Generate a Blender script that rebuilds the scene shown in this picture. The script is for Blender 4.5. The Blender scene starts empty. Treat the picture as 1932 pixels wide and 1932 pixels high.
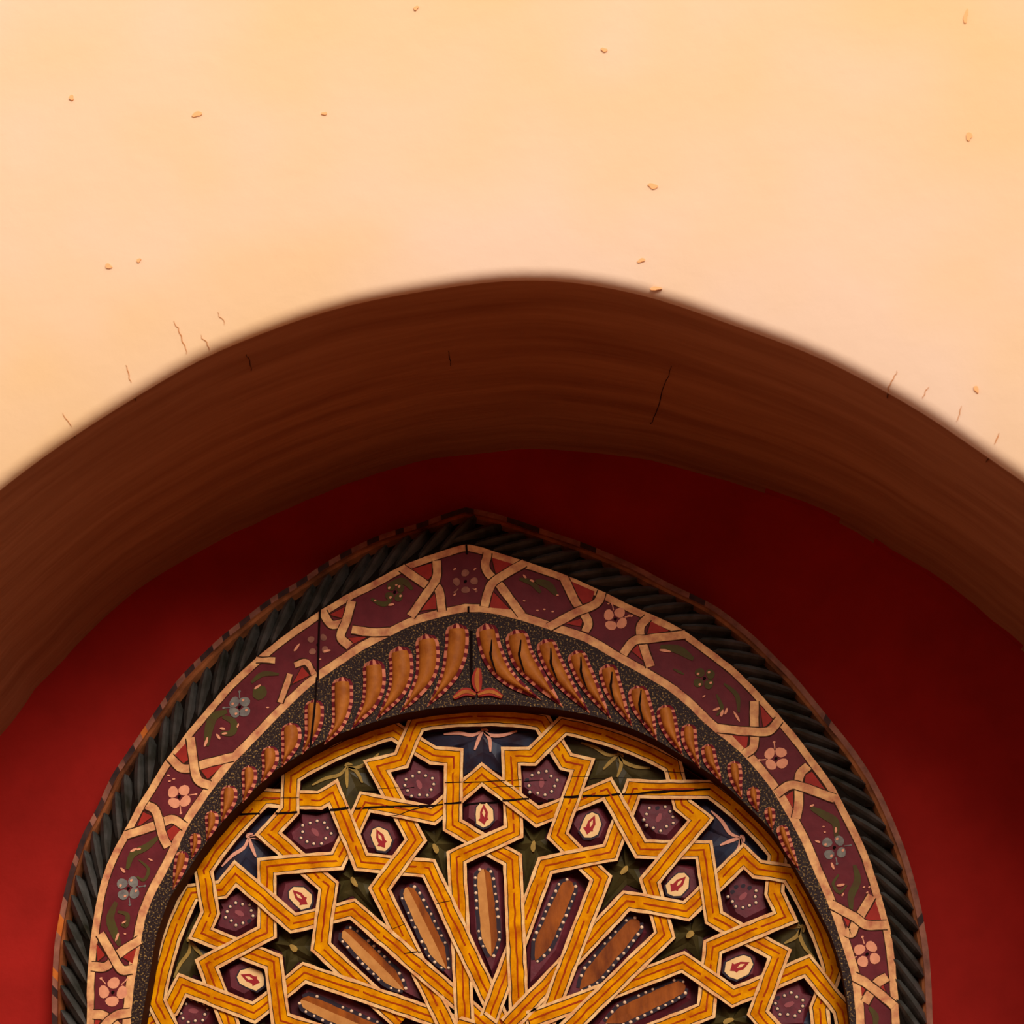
import bpy, bmesh, math, random
from mathutils import Vector, Matrix
from mathutils.bvhtree import BVHTree
from mathutils import noise as mnoise

random.seed(7)
scene = bpy.context.scene
COL = scene.collection

# ------------------------------------------------------------------ camera
PITCH, YAW, ROLL = math.radians(18.0), math.radians(3.42), math.radians(-1.5)
FPX, W = 6000.0, 1932.0
DIST = 6.5                                    # camera to the red wall, metres
CAM = Vector((0.46, -DIST, 1.6))
fwd = Vector((-math.sin(YAW) * math.cos(PITCH), math.cos(YAW) * math.cos(PITCH), math.sin(PITCH)))
rt0 = Vector((math.cos(YAW), math.sin(YAW), 0))
up0 = rt0.cross(fwd)
rt = rt0 * math.cos(ROLL) + up0 * math.sin(ROLL)
up = up0 * math.cos(ROLL) - rt0 * math.sin(ROLL)
cam_data = bpy.data.cameras.new('camera')
cam_data.sensor_width = 36.0
cam_data.lens = FPX / W * 36.0
cam_data.clip_end = 200
cam_data.dof.use_dof = True
cam_data.dof.focus_distance = 6.62
cam_data.dof.aperture_fstop = 5.6
cam = bpy.data.objects.new('camera', cam_data)
m = Matrix((rt, up, -fwd)).transposed().to_4x4()
m.translation = CAM
cam.matrix_world = m
COL.objects.link(cam)
scene.camera = cam

# ------------------------------------------------------------------ light
world = bpy.data.worlds.new('sky')
scene.world = world
world.use_nodes = True
bg = world.node_tree.nodes['Background']
bg.inputs['Color'].default_value = (1.0, 0.95, 0.88, 1)
bg.inputs['Strength'].default_value = 0.9
sun_data = bpy.data.lights.new('sun', 'SUN')
sun_data.energy = 3.3
sun_data.angle = math.radians(32)
sun_data.color = (1.0, 0.95, 0.87)
sun = bpy.data.objects.new('sun', sun_data)
sun.rotation_euler = Vector((0.27, -0.84, 0.39)).to_track_quat('Z', 'Y').to_euler()
sun.location = (3, -6, 9)
COL.objects.link(sun)
scene.view_settings.view_transform = 'Standard'
scene.view_settings.look = 'None'
scene.view_settings.gamma = 1.0
scene.view_settings.use_curve_mapping = False
scene.view_settings.exposure = 0.0

# ------------------------------------------------------------------ helpers
FY, SY, DY, BY = -0.100, -0.062, -0.038, -0.004      # frame face, outer strip, lattice face, board


def ray(px, py):
    return fwd + rt * ((px - W / 2) / FPX) + up * ((W / 2 - py) / FPX)


def at(px, py, Y):
    """point of the plane y=Y, returned as wall coordinates (x, z)"""
    d = ray(px, py)
    t = (Y - CAM.y) / d.y
    return Vector((CAM.x + d.x * t, CAM.z + d.z * t))


def ats(pts, Y):
    return [at(p[0], p[1], Y) for p in pts]


def lin(c):
    c = c / 255.0
    return c / 12.92 if c <= 0.04045 else ((c + 0.055) / 1.055) ** 2.4


def C(r, g, b, k=1.0):
    return (min(lin(r) * k, .95), min(lin(g) * k, .95), min(lin(b) * k, .95), 1)


def mat(name, col, rough=0.6, col2=None, scale=30, amt=0.5, bump=0.0, bscale=60, stretch=(1, 1, 1), spec=0.1, detail=6,
        lo=0.35, hi=0.7, bdist=0.004):
    mt = bpy.data.materials.new(name)
    mt.use_nodes = True
    nt = mt.node_tree
    b = nt.nodes['Principled BSDF']
    b.inputs['Base Color'].default_value = col
    b.inputs['Roughness'].default_value = rough
    b.inputs['Specular IOR Level'].default_value = spec
    tc = nt.nodes.new('ShaderNodeNewGeometry')
    mp = nt.nodes.new('ShaderNodeMapping')
    mp.inputs['Scale'].default_value = stretch
    nt.links.new(tc.outputs['Position'], mp.inputs['Vector'])
    if col2 is not None:
        n = nt.nodes.new('ShaderNodeTexNoise')
        n.inputs['Scale'].default_value = scale
        n.inputs['Detail'].default_value = detail
        n.inputs['Roughness'].default_value = 0.6
        nt.links.new(mp.outputs['Vector'], n.inputs['Vector'])
        r = nt.nodes.new('ShaderNodeMapRange')
        r.inputs['From Min'].default_value = lo
        r.inputs['From Max'].default_value = hi
        r.inputs['To Max'].default_value = amt
        nt.links.new(n.outputs['Fac'], r.inputs['Value'])
        mx = nt.nodes.new('ShaderNodeMix')
        mx.data_type = 'RGBA'
        mx.inputs['A'].default_value = col
        mx.inputs['B'].default_value = col2
        nt.links.new(r.outputs['Result'], mx.inputs['Factor'])
        nt.links.new(mx.outputs['Result'], b.inputs['Base Color'])
    if bump:
        n2 = nt.nodes.new('ShaderNodeTexNoise')
        n2.inputs['Scale'].default_value = bscale
        n2.inputs['Detail'].default_value = 5
        nt.links.new(mp.outputs['Vector'], n2.inputs['Vector'])
        bp = nt.nodes.new('ShaderNodeBump')
        bp.inputs['Strength'].default_value = bump
        bp.inputs['Distance'].default_value = bdist
        nt.links.new(n2.outputs['Fac'], bp.inputs['Height'])
        nt.links.new(bp.outputs['Normal'], b.inputs['Normal'])
    return mt


M = {}
M['cream'] = mat('cream plaster', C(250, 203, 144, .80), 0.9, C(252, 214, 184, .80), 0.9, 1.0, 0.35, 25, spec=0.1, lo=.35, hi=.62, detail=3)
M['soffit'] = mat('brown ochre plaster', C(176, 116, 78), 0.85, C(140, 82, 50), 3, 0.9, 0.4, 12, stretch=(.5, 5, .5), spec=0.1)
M['red'] = mat('red plaster', C(176, 34, 26), 0.8, C(146, 26, 18), 4, 0.9, 0.35, 35, spec=0.12)
M['ground'] = mat('dusty paving', C(176, 124, 92), 0.9, C(150, 106, 80), 3, 1, spec=0.1)
M['opposite'] = mat('pink street plaster', C(150, 92, 66), 0.9, C(130, 76, 54), 3, 1, spec=0.1)
M['ochre'] = mat('ochre paint', C(240, 158, 0), 0.55, C(188, 98, 0), 34, 1.0, 0.15, 90, spec=.02)
M['ochre_side'] = mat('purple strap edge', C(62, 22, 24), 0.6)
M['edge'] = mat('cream line paint', C(255, 202, 138), 0.6, C(214, 130, 70), 55, 0.85, spec=.1)
M['line'] = mat('dark line paint', C(60, 30, 10), 0.6)
M['stripe'] = mat('red stripe paint', C(158, 44, 16), 0.5, C(180, 84, 4), 60, 0.6, spec=.03)
M['purple'] = mat('aubergine paint', C(112, 44, 52), 0.42, C(78, 28, 34), 30, 0.8, 0.2, 60, spec=.16)
M['board'] = mat('dark aubergine ground', C(70, 24, 28), 0.6)
M['green'] = mat('olive paint', C(76, 64, 32), 0.42, C(48, 36, 18), 30, 0.8, spec=.14)
M['blue'] = mat('night blue paint', C(50, 54, 72), 0.42, C(48, 28, 34), 30, 0.9, spec=.14)
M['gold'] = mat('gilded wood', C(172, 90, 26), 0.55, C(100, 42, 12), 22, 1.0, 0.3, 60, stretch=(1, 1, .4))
M['tan'] = mat('lit gilded wood', C(208, 142, 74), 0.55, C(172, 102, 44), 40, 0.6)  # lit copy of the gilded wood, light put into the colour
M['bead'] = mat('white bead paint', C(255, 208, 170), 0.5)
M['beadring'] = mat('blue black bead ground', C(50, 38, 46), 0.5)
M['medal'] = mat('cream medallion paint', C(255, 204, 142), 0.6, C(236, 176, 110), 60, .5)
M['crimson'] = mat('crimson paint', C(158, 36, 40), 0.5)
M['rosedim'] = mat('dim rose paint', C(150, 78, 80), 0.5)
M['leaftan'] = mat('olive gold paint', C(176, 138, 66), 0.5, C(120, 96, 44), 60, .7)
M['rosebow'] = mat('rose paint', C(240, 170, 140), 0.5, C(206, 130, 104), 60, .7)
M['border'] = mat('wine red paint', C(112, 36, 42), 0.5, C(86, 24, 30), 25, 0.8, 0.15, 60)
M['bline'] = mat('pale border paint', C(250, 190, 124), 0.6, C(188, 104, 76), 38, 0.95, spec=.1)
M['bred'] = mat('brick red paint', C(170, 46, 32), 0.5, C(130, 32, 26), 50, .6)
M['pinkpetal'] = mat('pink petal paint', C(242, 164, 124), 0.55, C(210, 128, 98), 60, .6)
M['bluepetal'] = mat('grey blue petal paint', C(136, 132, 120), 0.55, C(92, 80, 84), 60, .8)
M['vine'] = mat('dark green vine paint', C(80, 74, 30), 0.55, C(84, 42, 32), 40, .6)
M['dark'] = mat('dark crack', C(22, 8, 6), 0.9)
M['rope'] = mat('dark green rope paint', C(84, 80, 76), 0.42, C(38, 36, 26), 18, 1.0, spec=.2)
M['ropebed'] = mat('black brown groove', C(26, 18, 12), 0.7)
M['fillet'] = mat('bare brown wood', C(176, 104, 60), 0.6, C(60, 32, 22), 14, 1.0, .3, 40)
M['dashlight'] = mat('pale pink worn paint', C(172, 112, 90), 0.7, C(110, 70, 60), 30, .9)
M['dashdark'] = mat('dark worn paint', C(56, 42, 42), 0.7, C(96, 62, 54), 30, .7)
M['wornwood'] = mat('orange bare wood', C(222, 124, 52), 0.7, C(190, 90, 40), 50, .7)
M['lobe'] = mat('gilded lobe', C(190, 112, 42), 0.5, C(140, 70, 22), 35, .8, .35, 60)
M['lobeblush'] = mat('rose dash paint', C(226, 140, 104), 0.6, C(196, 104, 84), 60, .8)
M['lobedark'] = mat('maroon dash paint', C(110, 30, 38), 0.6)
M['speck'] = mat('speckled dark ground', C(44, 28, 26), 0.5, C(172, 134, 74), 240, 0.85, 0.4, 160, detail=2, lo=.56, hi=.66)
M['seam'] = mat('plaster crack', C(190, 120, 66), 0.9)
M['chip'] = mat('chipped plaster', C(236, 172, 116), 0.9)
M['gapwall'] = mat('inner rim dark paint', C(52, 14, 15), 0.7, spec=.1)


def mesh_obj(name, verts, faces, mats, parent=None, fm=None, smooth=False):
    me = bpy.data.meshes.new(name)
    me.from_pydata([tuple(v) for v in verts], [], faces)
    if not isinstance(mats, (list, tuple)):
        mats = [mats]
    for k in mats:
        me.materials.append(M[k])
    if fm:
        me.polygons.foreach_set('material_index', fm)
    if smooth:
        me.polygons.foreach_set('use_smooth', [True] * len(me.polygons))
    me.update()
    bm = bmesh.new()
    bm.from_mesh(me)
    bmesh.ops.recalc_face_normals(bm, faces=bm.faces)
    bm.to_mesh(me)
    bm.free()
    o = bpy.data.objects.new(name, me)
    COL.objects.link(o)
    if parent:
        o.parent = parent
    return o


class MB:
    """collects faces with material indices"""
    def __init__(s):
        s.v, s.f, s.m = [], [], []

    def add(s, verts, faces, mi=0):
        n = len(s.v)
        s.v += [tuple(v) for v in verts]
        s.f += [tuple(i + n for i in f) for f in faces]
        s.m += [mi] * len(faces)

    def build(s, name, mats, parent=None, smooth=False, kind=None):
        o = mesh_obj(name, s.v, s.f, mats, parent, s.m, smooth)
        if kind:
            o['kind'] = kind
        return o


def empty(name, loc, label, cat):
    o = bpy.data.objects.new(name, None)
    o.location = loc
    o['label'] = label
    o['category'] = cat
    COL.objects.link(o)
    return o


def structure(o, label=None):
    o['kind'] = 'structure'
    if label:
        o['label'] = label
    return o


def arclen(p):
    s = [0.0]
    for a, b in zip(p, p[1:]):
        s.append(s[-1] + (b - a).length)
    return s


def resample(p, n):
    s = arclen(p)
    out, j = [], 0
    for i in range(n):
        t = s[-1] * i / (n - 1)
        while j < len(s) - 2 and s[j + 1] < t:
            j += 1
        u = 0 if s[j + 1] == s[j] else (t - s[j]) / (s[j + 1] - s[j])
        out.append(p[j].lerp(p[j + 1], min(max(u, 0), 1)))
    return out


def smooth(p, it=2):
    for _ in range(it):
        p = [p[0]] + [(p[i - 1] + p[i] * 2 + p[i + 1]) / 4 for i in range(1, len(p) - 1)] + [p[-1]]
    return p


def spline(p, n):
    """Catmull-Rom through 2D points, n samples"""
    q = [p[0] * 2 - p[1]] + list(p) + [p[-1] * 2 - p[-2]]
    o = []
    seg = len(p) - 1
    for i in range(n):
        t = i / (n - 1) * seg
        k = min(int(t), seg - 1)
        u = t - k
        a, b, c, d = q[k], q[k + 1], q[k + 2], q[k + 3]
        o.append(0.5 * ((2 * b) + (c - a) * u + (2 * a - 5 * b + 4 * c - d) * u * u + (3 * b - a - 3 * c + d) * u ** 3))
    return o


def normals2(p):
    o = []
    for i in range(len(p)):
        a = p[max(i - 1, 0)]
        b = p[min(i + 1, len(p) - 1)]
        d = b - a
        d = d.normalized() if d.length > 1e-9 else Vector((1, 0))
        o.append(Vector((-d.y, d.x)))
    return o


def v3(p, y):
    return (p.x, y, p.y)


def wob(p, s=4.0, a=1.0, seed=0.0):
    return a * mnoise.noise(Vector((p.x * s + seed, p.y * s - seed, seed * .37)))


# flat ribbon of thickness th in the wall plane along a 2D polyline; widths may be per-point
def ribbon(mb, p, w, y, th=0.0015, mi=0, ys=None, jit=0.0, seed=0.0):
    nn = normals2(p)
    n = len(p)
    L, Rr = [], []
    for i in range(n):
        wi = w[i] if isinstance(w, (list, tuple)) else w
        # mitre
        if 0 < i < n - 1:
            d1 = (p[i] - p[i - 1]).normalized()
            d2 = (p[i + 1] - p[i]).normalized()
            c = max(0.35, (1 + d1.dot(d2)) / 2) ** 0.5
            wi = wi / c
        j1 = jit * mnoise.noise(Vector((p[i].x * 60, p[i].y * 60, seed)))
        j2 = jit * mnoise.noise(Vector((p[i].x * 60, p[i].y * 60, seed + 9)))
        L.append(p[i] + nn[i] * (wi / 2 + j1))
        Rr.append(p[i] - nn[i] * (wi / 2 + j2))
    vs, fs = [], []
    for i in range(n):
        yy = ys[i] if ys else y
        vs += [v3(L[i], yy), v3(Rr[i], yy), v3(L[i], yy + th), v3(Rr[i], yy + th)]
    for i in range(n - 1):
        a, b = 4 * i, 4 * i + 4
        fs += [(a, a + 1, b + 1, b), (a, b, b + 2, a + 2), (a + 1, a + 3, b + 3, b + 1)]
    fs += [(0, 2, 3, 1), (4 * n - 4, 4 * n - 3, 4 * n - 1, 4 * n - 2)]
    mb.add(vs, fs, mi)


def blob(mb, c, rx, rz, ang, y, mi=0, th=0.0012, n=10, jit=0.12, seed=0):
    """small flat painted spot with a little thickness"""
    vs = []
    ca, sa = math.cos(ang), math.sin(ang)
    for k in range(n):
        t = 2 * math.pi * k / n
        r = 1 + jit * math.sin(3 * t + seed * 2.1) * .6 + jit * math.sin(2 * t + seed)
        x, z = rx * r * math.cos(t), rz * r * math.sin(t)
        vs.append(Vector((c.x + x * ca - z * sa, c.y + x * sa + z * ca)))
    a = [v3(q, y) for q in vs]
    b = [v3(q, y + th) for q in vs]
    fs = [tuple(range(n))] + [(k, (k + 1) % n, n + (k + 1) % n, n + k) for k in range(n)]
    mb.add(a + b, fs, mi)


def prism(mb, poly, y0, y1, mi=0, top=True):
    n = len(poly)
    vs = [v3(q, y1) for q in poly] + [v3(q, y0) for q in poly]
    fs = [(k, (k + 1) % n, n + (k + 1) % n, n + k) for k in range(n)]
    if top:
        fs.append(tuple(range(n)))
    mb.add(vs, fs, mi)


def scale_poly(poly, c, s):
    return [c + (q - c) * s for q in poly]


def stroke(p, n=14, w=0.006, taper=True):
    q = spline(p, n)
    if taper:
        ws = [w * (0.25 + 0.75 * math.sin(math.pi * (0.08 + 0.84 * i / (n - 1)))) for i in range(n)]
    else:
        ws = [w] * n
    return q, ws


PXM = (at(967, 1600, DY) - at(966, 1600, DY)).length        # metres per photo pixel on the carving

# ------------------------------------------------------------------ room shell
ND = 0.97
FA = [(0, 918), (60, 868), (120, 823), (180, 783), (250, 742), (320, 702), (390, 665), (470, 628), (540, 600), (620, 576),
      (700, 556), (780, 542), (850, 531), (900, 525), (950, 522), (1000, 522), (1060, 525), (1120, 532), (1180, 543),
      (1250, 560), (1330, 585), (1400, 609), (1480, 637), (1560, 670), (1640, 710), (1720, 757), (1800, 812), (1870, 858),
      (1932, 905)]
BA = [(0, 1390), (50, 1320), (100, 1265), (165, 1190), (240, 1128), (320, 1073), (400, 1025), (480, 985), (560, 950),
      (620, 925), (700, 895), (780, 872), (850, 860), (930, 853), (1000, 850), (1100, 850), (1160, 858), (1240, 872),
      (1330, 893), (1420, 920), (1500, 950), (1580, 988), (1660, 1030), (1740, 1080), (1820, 1135), (1880, 1185), (1932, 1232)]


def finish_arch(p, xl, xr):
    """continue the traced arch down to vertical jambs and to the ground"""
    def tail(a, b, xj):
        d = (a - b).normalized()
        out = []
        k = xj - a.x
        hz = abs(k) * 1.9
        for i in range(1, 9):
            t = i / 8.0 * math.pi / 2
            out.append(Vector((a.x + k * math.sin(t), a.y - hz * (1 - math.cos(t)) * 1.0 - abs(k) * .55 * math.sin(t))))
        z = out[-1].y
        for i in range(1, 5):
            out.append(Vector((xj, z * (1 - i / 4.0))))
        return out
    lt = tail(p[0], p[1], xl)
    rtl = tail(p[-1], p[-2], xr)
    return lt[::-1] + p + rtl


fa0, ba0 = ats(FA, -ND), ats(BA, 0.0)
XL = min(fa0[0].x, ba0[0].x) - 0.22
XR = max(fa0[-1].x, ba0[-1].x) + 0.22
fa = finish_arch(fa0, XL, XR)
ba = finish_arch(ba0, XL, XR)


def halves(p, n, apex=None):
    k = max(range(len(p)), key=lambda i: p[i].y) if apex is None else apex
    a = resample(p[:k + 1], n)
    b = resample(p[k:], n)
    return a[:-1] + b


NA = 110
fa = smooth(halves(fa, NA), 4)
ba = smooth(halves(ba, NA), 3)
fa = [q + n * wob(q, 5, .005, 1.3) for q, n in zip(fa, normals2(fa))]
ba = [q + n * (wob(q, 7, .007, 4.1) + wob(q, 23, .004, 2.2)) for q, n in zip(ba, normals2(ba))]
nfa = normals2(fa)      # points outwards (left-to-right traversal: left normal is up)
# front wall: rounded lip then a face out to a big rectangle
RL = 0.022
vs, fs = [], []
n = len(fa)
rings = []
for k in range(6):
    t = k / 5 * math.pi / 2
    rings.append([(fa[i] + nfa[i] * (RL * (1 - math.cos(t))), -ND + RL * (1 - math.sin(t))) for i in range(n)])
ctr = Vector((0, 3.2))
X0, X1, Z1 = -4.5, 4.5, 7.5


def to_rect(q):
    d = q - ctr
    if q.y < 1.2:
        return Vector((X0 if q.x < 0 else X1, q.y))
    ts = []
    if d.x < 0: ts.append((X0 - ctr.x) / d.x)
    if d.x > 0: ts.append((X1 - ctr.x) / d.x)
    if d.y > 0: ts.append((Z1 - ctr.y) / d.y)
    t = min(ts)
    return ctr + d * t


outer = [to_rect(q) for q in fa]
for i in range(n):                       # snap a column to each upper corner
    if abs(outer[i].x) < 4.49 and i > 0 and abs(outer[i - 1].x) >= 4.49 and outer[i].x < 0:
        outer[i] = Vector((X0, Z1))
    if abs(outer[i].x) < 4.49 and i < n - 1 and abs(outer[i + 1].x) >= 4.49 and outer[i].x > 0:
        outer[i] = Vector((X1, Z1))
base = [q for q, y in rings[-1]]
for k in (0.04, 0.12, 0.3, 0.6, 1.0):
    rings.append([(base[i].lerp(outer[i], k), -ND + .0015 * wob(base[i].lerp(outer[i], k), 3)) for i in range(n)])
for r in rings:
    vs += [v3(q, y) for q, y in r]
for k in range(len(rings) - 1):
    for i in range(n - 1):
        a = k * n + i
        fs.append((a, a + 1, a + n + 1, a + n))
wall_front = structure(mesh_obj('wall_front', vs, fs, 'cream', smooth=True),
                       'sunlit cream plaster wall with a wide arched niche')
# soffit and jambs of the niche
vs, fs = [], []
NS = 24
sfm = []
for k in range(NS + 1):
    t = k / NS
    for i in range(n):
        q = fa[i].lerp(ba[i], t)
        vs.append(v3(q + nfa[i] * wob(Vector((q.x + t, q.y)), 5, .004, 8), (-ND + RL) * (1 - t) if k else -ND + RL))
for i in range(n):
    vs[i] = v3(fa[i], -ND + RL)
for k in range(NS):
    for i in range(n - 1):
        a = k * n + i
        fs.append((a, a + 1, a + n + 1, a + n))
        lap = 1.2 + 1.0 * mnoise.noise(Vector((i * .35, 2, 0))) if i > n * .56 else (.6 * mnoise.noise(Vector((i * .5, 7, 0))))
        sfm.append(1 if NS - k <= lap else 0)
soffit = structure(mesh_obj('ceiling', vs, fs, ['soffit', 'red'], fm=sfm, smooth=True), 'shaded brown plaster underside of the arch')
# red wall at the back of the niche
vs, fs = [], []
for i in range(n):
    e = ba[i] + nfa[i] * 0.02
    vs += [v3(e, 0), v3(e, 0.06)]
bm_poly = list(range(0, 2 * n, 2))
fs.append(tuple(bm_poly))
wall_back = structure(mesh_obj('wall_back', vs, fs, 'red'), 'red painted back wall of the niche around the carved frame')
# street: ground and an added, unseen house wall across it
mesh = [(-14, -14, 0), (14, -14, 0), (14, 0.3, 0), (-14, 0.3, 0), (-14, -14, -.2), (14, -14, -.2), (14, .3, -.2), (-14, .3, -.2)]
floor = structure(mesh_obj('floor', mesh, [(0, 1, 2, 3), (4, 5, 6, 7), (0, 1, 5, 4), (1, 2, 6, 5), (2, 3, 7, 6), (3, 0, 4, 7)], 'ground'),
                  'dusty street paving in front of the wall')


def boxmesh(x0, x1, y0, y1, z0, z1):
    v = [(x, y, z) for z in (z0, z1) for y in (y0, y1) for x in (x0, x1)]
    return v, [(0, 1, 3, 2), (4, 6, 7, 5), (0, 4, 5, 1), (2, 3, 7, 6), (0, 2, 6, 4), (1, 5, 7, 3)]


v, f = boxmesh(-14, 14, -10.4, -10, 0, 6.0)
structure(mesh_obj('added_wall_opposite', v, f, 'opposite'), 'unseen house wall across the street, added to block low sky light')  # out of view, added to darken the low sky facing the niche

# plaster cracks and chips (parts of the walls)
soff_bvh = BVHTree.FromPolygons([tuple(v.co) for v in soffit.data.vertices], [tuple(p.vertices) for p in soffit.data.polygons])
front_bvh = BVHTree.FromPolygons([tuple(v.co) for v in wall_front.data.vertices], [tuple(p.vertices) for p in wall_front.data.polygons])


def on(bvh, px, py, off=0.0012):
    d = ray(px, py).normalized()
    h, nn, i, dist = bvh.ray_cast(CAM, d)
    if h is None:
        return None
    if nn.dot(d) > 0:
        nn = -nn
    return h + nn * off, nn


def draped_crack(pts, w, bvh, parent, name='crack', material='seam', seed=0):
    P = [Vector(p) for p in pts]
    q = spline(P, 16)
    vs, fs = [], []
    k = 0
    for i, c in enumerate(q):
        jx = 4.0 * mnoise.noise(Vector((c.x * .12, c.y * .12, seed)))
        d = (q[min(i + 1, 15)] - q[max(i - 1, 0)]).normalized()
        nx = Vector((-d.y, d.x))
        c = c + nx * jx
        ww = .7 * w * (0.3 + 0.7 * math.sin(math.pi * (i + .5) / 16))
        a, b = on(bvh, *(c + nx * ww / 2)), on(bvh, *(c - nx * ww / 2))
        if a is None or b is None:
            continue
        vs += [a[0], b[0], a[0] - a[1] * .004, b[0] - b[1] * .004]
        k += 1
    for i in range(k - 1):
        s = 4 * i
        fs += [(s, s + 1, s + 5, s + 4), (s, s + 4, s + 6, s + 2), (s + 1, s + 3, s + 7, s + 5)]
    if fs:
        mesh_obj(name, vs, fs, material, parent)


for k, (pts, w) in enumerate([([(328, 606), (345, 640), (352, 668)], 2.5), ([(380, 632), (396, 660)], 2), ([(236, 690), (248, 722)], 2.5),
                              ([(118, 780), (134, 806)], 2), ([(1692, 700), (1682, 722), (1676, 738)], 2.5), ([(1752, 730), (1740, 752)], 2),
                              ([(1815, 766), (1806, 796)], 2), ([(1886, 818), (1876, 838)], 3), ([(410, 590), (425, 612)], 1.5)]):
    draped_crack(pts, w, front_bvh, wall_front, seed=k)
for k, (pts, w) in enumerate([([(1268, 690), (1250, 735), (1240, 772), (1228, 800)], 2), ([(352, 672), (356, 690)], 2.5),
                              ([(1872, 845), (1862, 872)], 3), ([(250, 742), (256, 756)], 2.5), ([(466, 668), (474, 700)], 1.5),
                              ([(845, 662), (852, 690)], 1.5), ([(136, 815), (140, 826)], 2), ([(1675, 742), (1672, 750)], 2)]):
    draped_crack(pts, w, soff_bvh, soffit, material='dark', seed=k + 20)


def chip(px, py, rx, ry, ang, seed, material='chip'):
    mb = MB()
    c = at(px, py, -ND)
    s = 0.0009
    blob(mb, c, rx * s, ry * s, ang, -ND - .0028, 0, .004, 12, .25, seed)
    return mb.build('paint_chip', [material], wall_front)


for k, (x, y, rx, ry, a) in enumerate([(785, 16, 5, 5, 0), (372, 216, 9, 7, .3), (1232, 352, 10, 6, 0), (1822, 32, 5, 14, -.2), (1828, 258, 6, 10, .2),
                                       (1842, 735, 4, 9, .1), (205, 503, 8, 5, 0), (262, 492, 5, 4, 0), (1210, 492, 7, 5, .2), (1140, 95, 6, 5, 0),
                                       (135, 185, 6, 5, 0), (1237, 545, 12, 4, -.15), (612, 215, 5, 4, 0)]):
    chip(x, y, rx, ry, a, k * 1.7)

# ------------------------------------------------------------------ carved frame
O1 = [(98, 1932), (98, 1860), (102, 1782), (116, 1705), (131, 1642), (156, 1571), (182, 1527), (210, 1462), (246, 1411), (294, 1340),
      (335, 1281), (374, 1242), (416, 1201), (457, 1170), (488, 1144), (530, 1115), (561, 1099), (600, 1070), (647, 1042), (703, 1014),
      (740, 1001), (799, 985), (836, 970), (878, 957),
      (926, 966), (973, 980), (1035, 1002), (1097, 1022), (1159, 1048), (1200, 1066), (1257, 1098), (1296, 1116), (1348, 1141), (1381, 1165),
      (1425, 1201), (1464, 1240), (1503, 1279), (1541, 1326), (1573, 1366), (1604, 1403), (1635, 1447), (1660, 1490), (1684, 1543), (1709, 1605),
      (1725, 1658), (1740, 1720), (1751, 1782), (1757, 1844), (1760, 1932)]
O3 = [(164, 1932), (164, 1860), (168, 1798), (176, 1736), (187, 1674), (203, 1627), (218, 1596), (235, 1568), (260, 1518), (285, 1481),
      (310, 1436), (324, 1420), (359, 1373), (396, 1331), (431, 1289), (465, 1258), (504, 1224), (548, 1190), (604, 1152), (664, 1116),
      (705, 1097), (755, 1068), (811, 1047), (855, 1033), (879, 1027),
      (908, 1031), (932, 1041), (988, 1058), (1066, 1084), (1137, 1116), (1195, 1145), (1247, 1167), (1291, 1189), (1342, 1227), (1386, 1260),
      (1423, 1297), (1469, 1348), (1507, 1393), (1537, 1434), (1573, 1481), (1588, 1512), (1613, 1559), (1635, 1605), (1650, 1649), (1666, 1702),
      (1680, 1751), (1688, 1807), (1694, 1875), (1697, 1932)]
O5 = [(246, 1932), (250, 1880), (257, 1829), (266, 1776), (274, 1729), (294, 1680), (316, 1643), (334, 1604), (353, 1560), (375, 1527), (406, 1483),
      (444, 1436), (478, 1402), (514, 1364), (560, 1318), (598, 1284), (650, 1250), (690, 1222), (727, 1205), (774, 1180), (830, 1164), (879, 1154),
      (920, 1155), (973, 1167), (1040, 1189), (1105, 1210), (1164, 1246), (1204, 1268), (1257, 1299), (1296, 1330), (1337, 1372), (1378, 1402),
      (1411, 1433), (1456, 1488), (1487, 1540), (1514, 1590), (1538, 1649), (1560, 1698), (1579, 1751), (1594, 1798), (1607, 1838), (1613, 1891), (1616, 1932)]
O6 = [(266, 1932), (279, 1860), (294, 1767), (319, 1695), (354, 1643), (378, 1605), (415, 1556), (459, 1509), (515, 1456), (577, 1417), (630, 1388), (693, 1366),
      (755, 1347), (817, 1336), (895, 1329), (957, 1329), (1019, 1334), (1066, 1340), (1122, 1351), (1192, 1374), (1241, 1397), (1291, 1428),
      (1324, 1449), (1368, 1480), (1414, 1524), (1456, 1566), (1486, 1611), (1514, 1661), (1541, 1711), (1566, 1760), (1585, 1816), (1597, 1875), (1604, 1932)]


def outline(pts, Y, n, apex=None, drop=True):
    p = ats(pts, Y)
    p = halves(p, n, apex)
    p = [p[0]] + p[1:-1] + [p[-1]]
    if apex is None:
        p = smooth(p, 2)
    else:
        k = n - 1
        p = smooth(p[:k + 1], 2)[:-1] + smooth(p[k:], 2)
    if drop:
        a, b = p[0], p[-1]
        p = [Vector((a.x, a.y * k / 4)) for k in range(4)] + p + [Vector((b.x, b.y * k / 4)) for k in (3, 2, 1, 0)]
    return p


NF = 90
o1 = outline(O1, SY, NF, 23)
o3 = outline(O3, FY, NF, 24)
o5 = outline(O5, FY, NF, 21)
o6 = outline(O6, FY, NF)
NP = len(o1)


def mixl(a, b, t):
    return [p.lerp(q, t) for p, q in zip(a, b)]


def band(mb, a, b, ya, yb, mi=0):
    vs = [v3(q, ya) for q in a] + [v3(q, yb) for q in b]
    k = len(a)
    mb.add(vs, [(i, i + 1, k + i + 1, k + i) for i in range(k - 1)], mi)


def off(p, d):
    nn = normals2(p)
    return [q - e * d for q, e in zip(p, nn)]      # positive d: towards the inside of the arch


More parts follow.
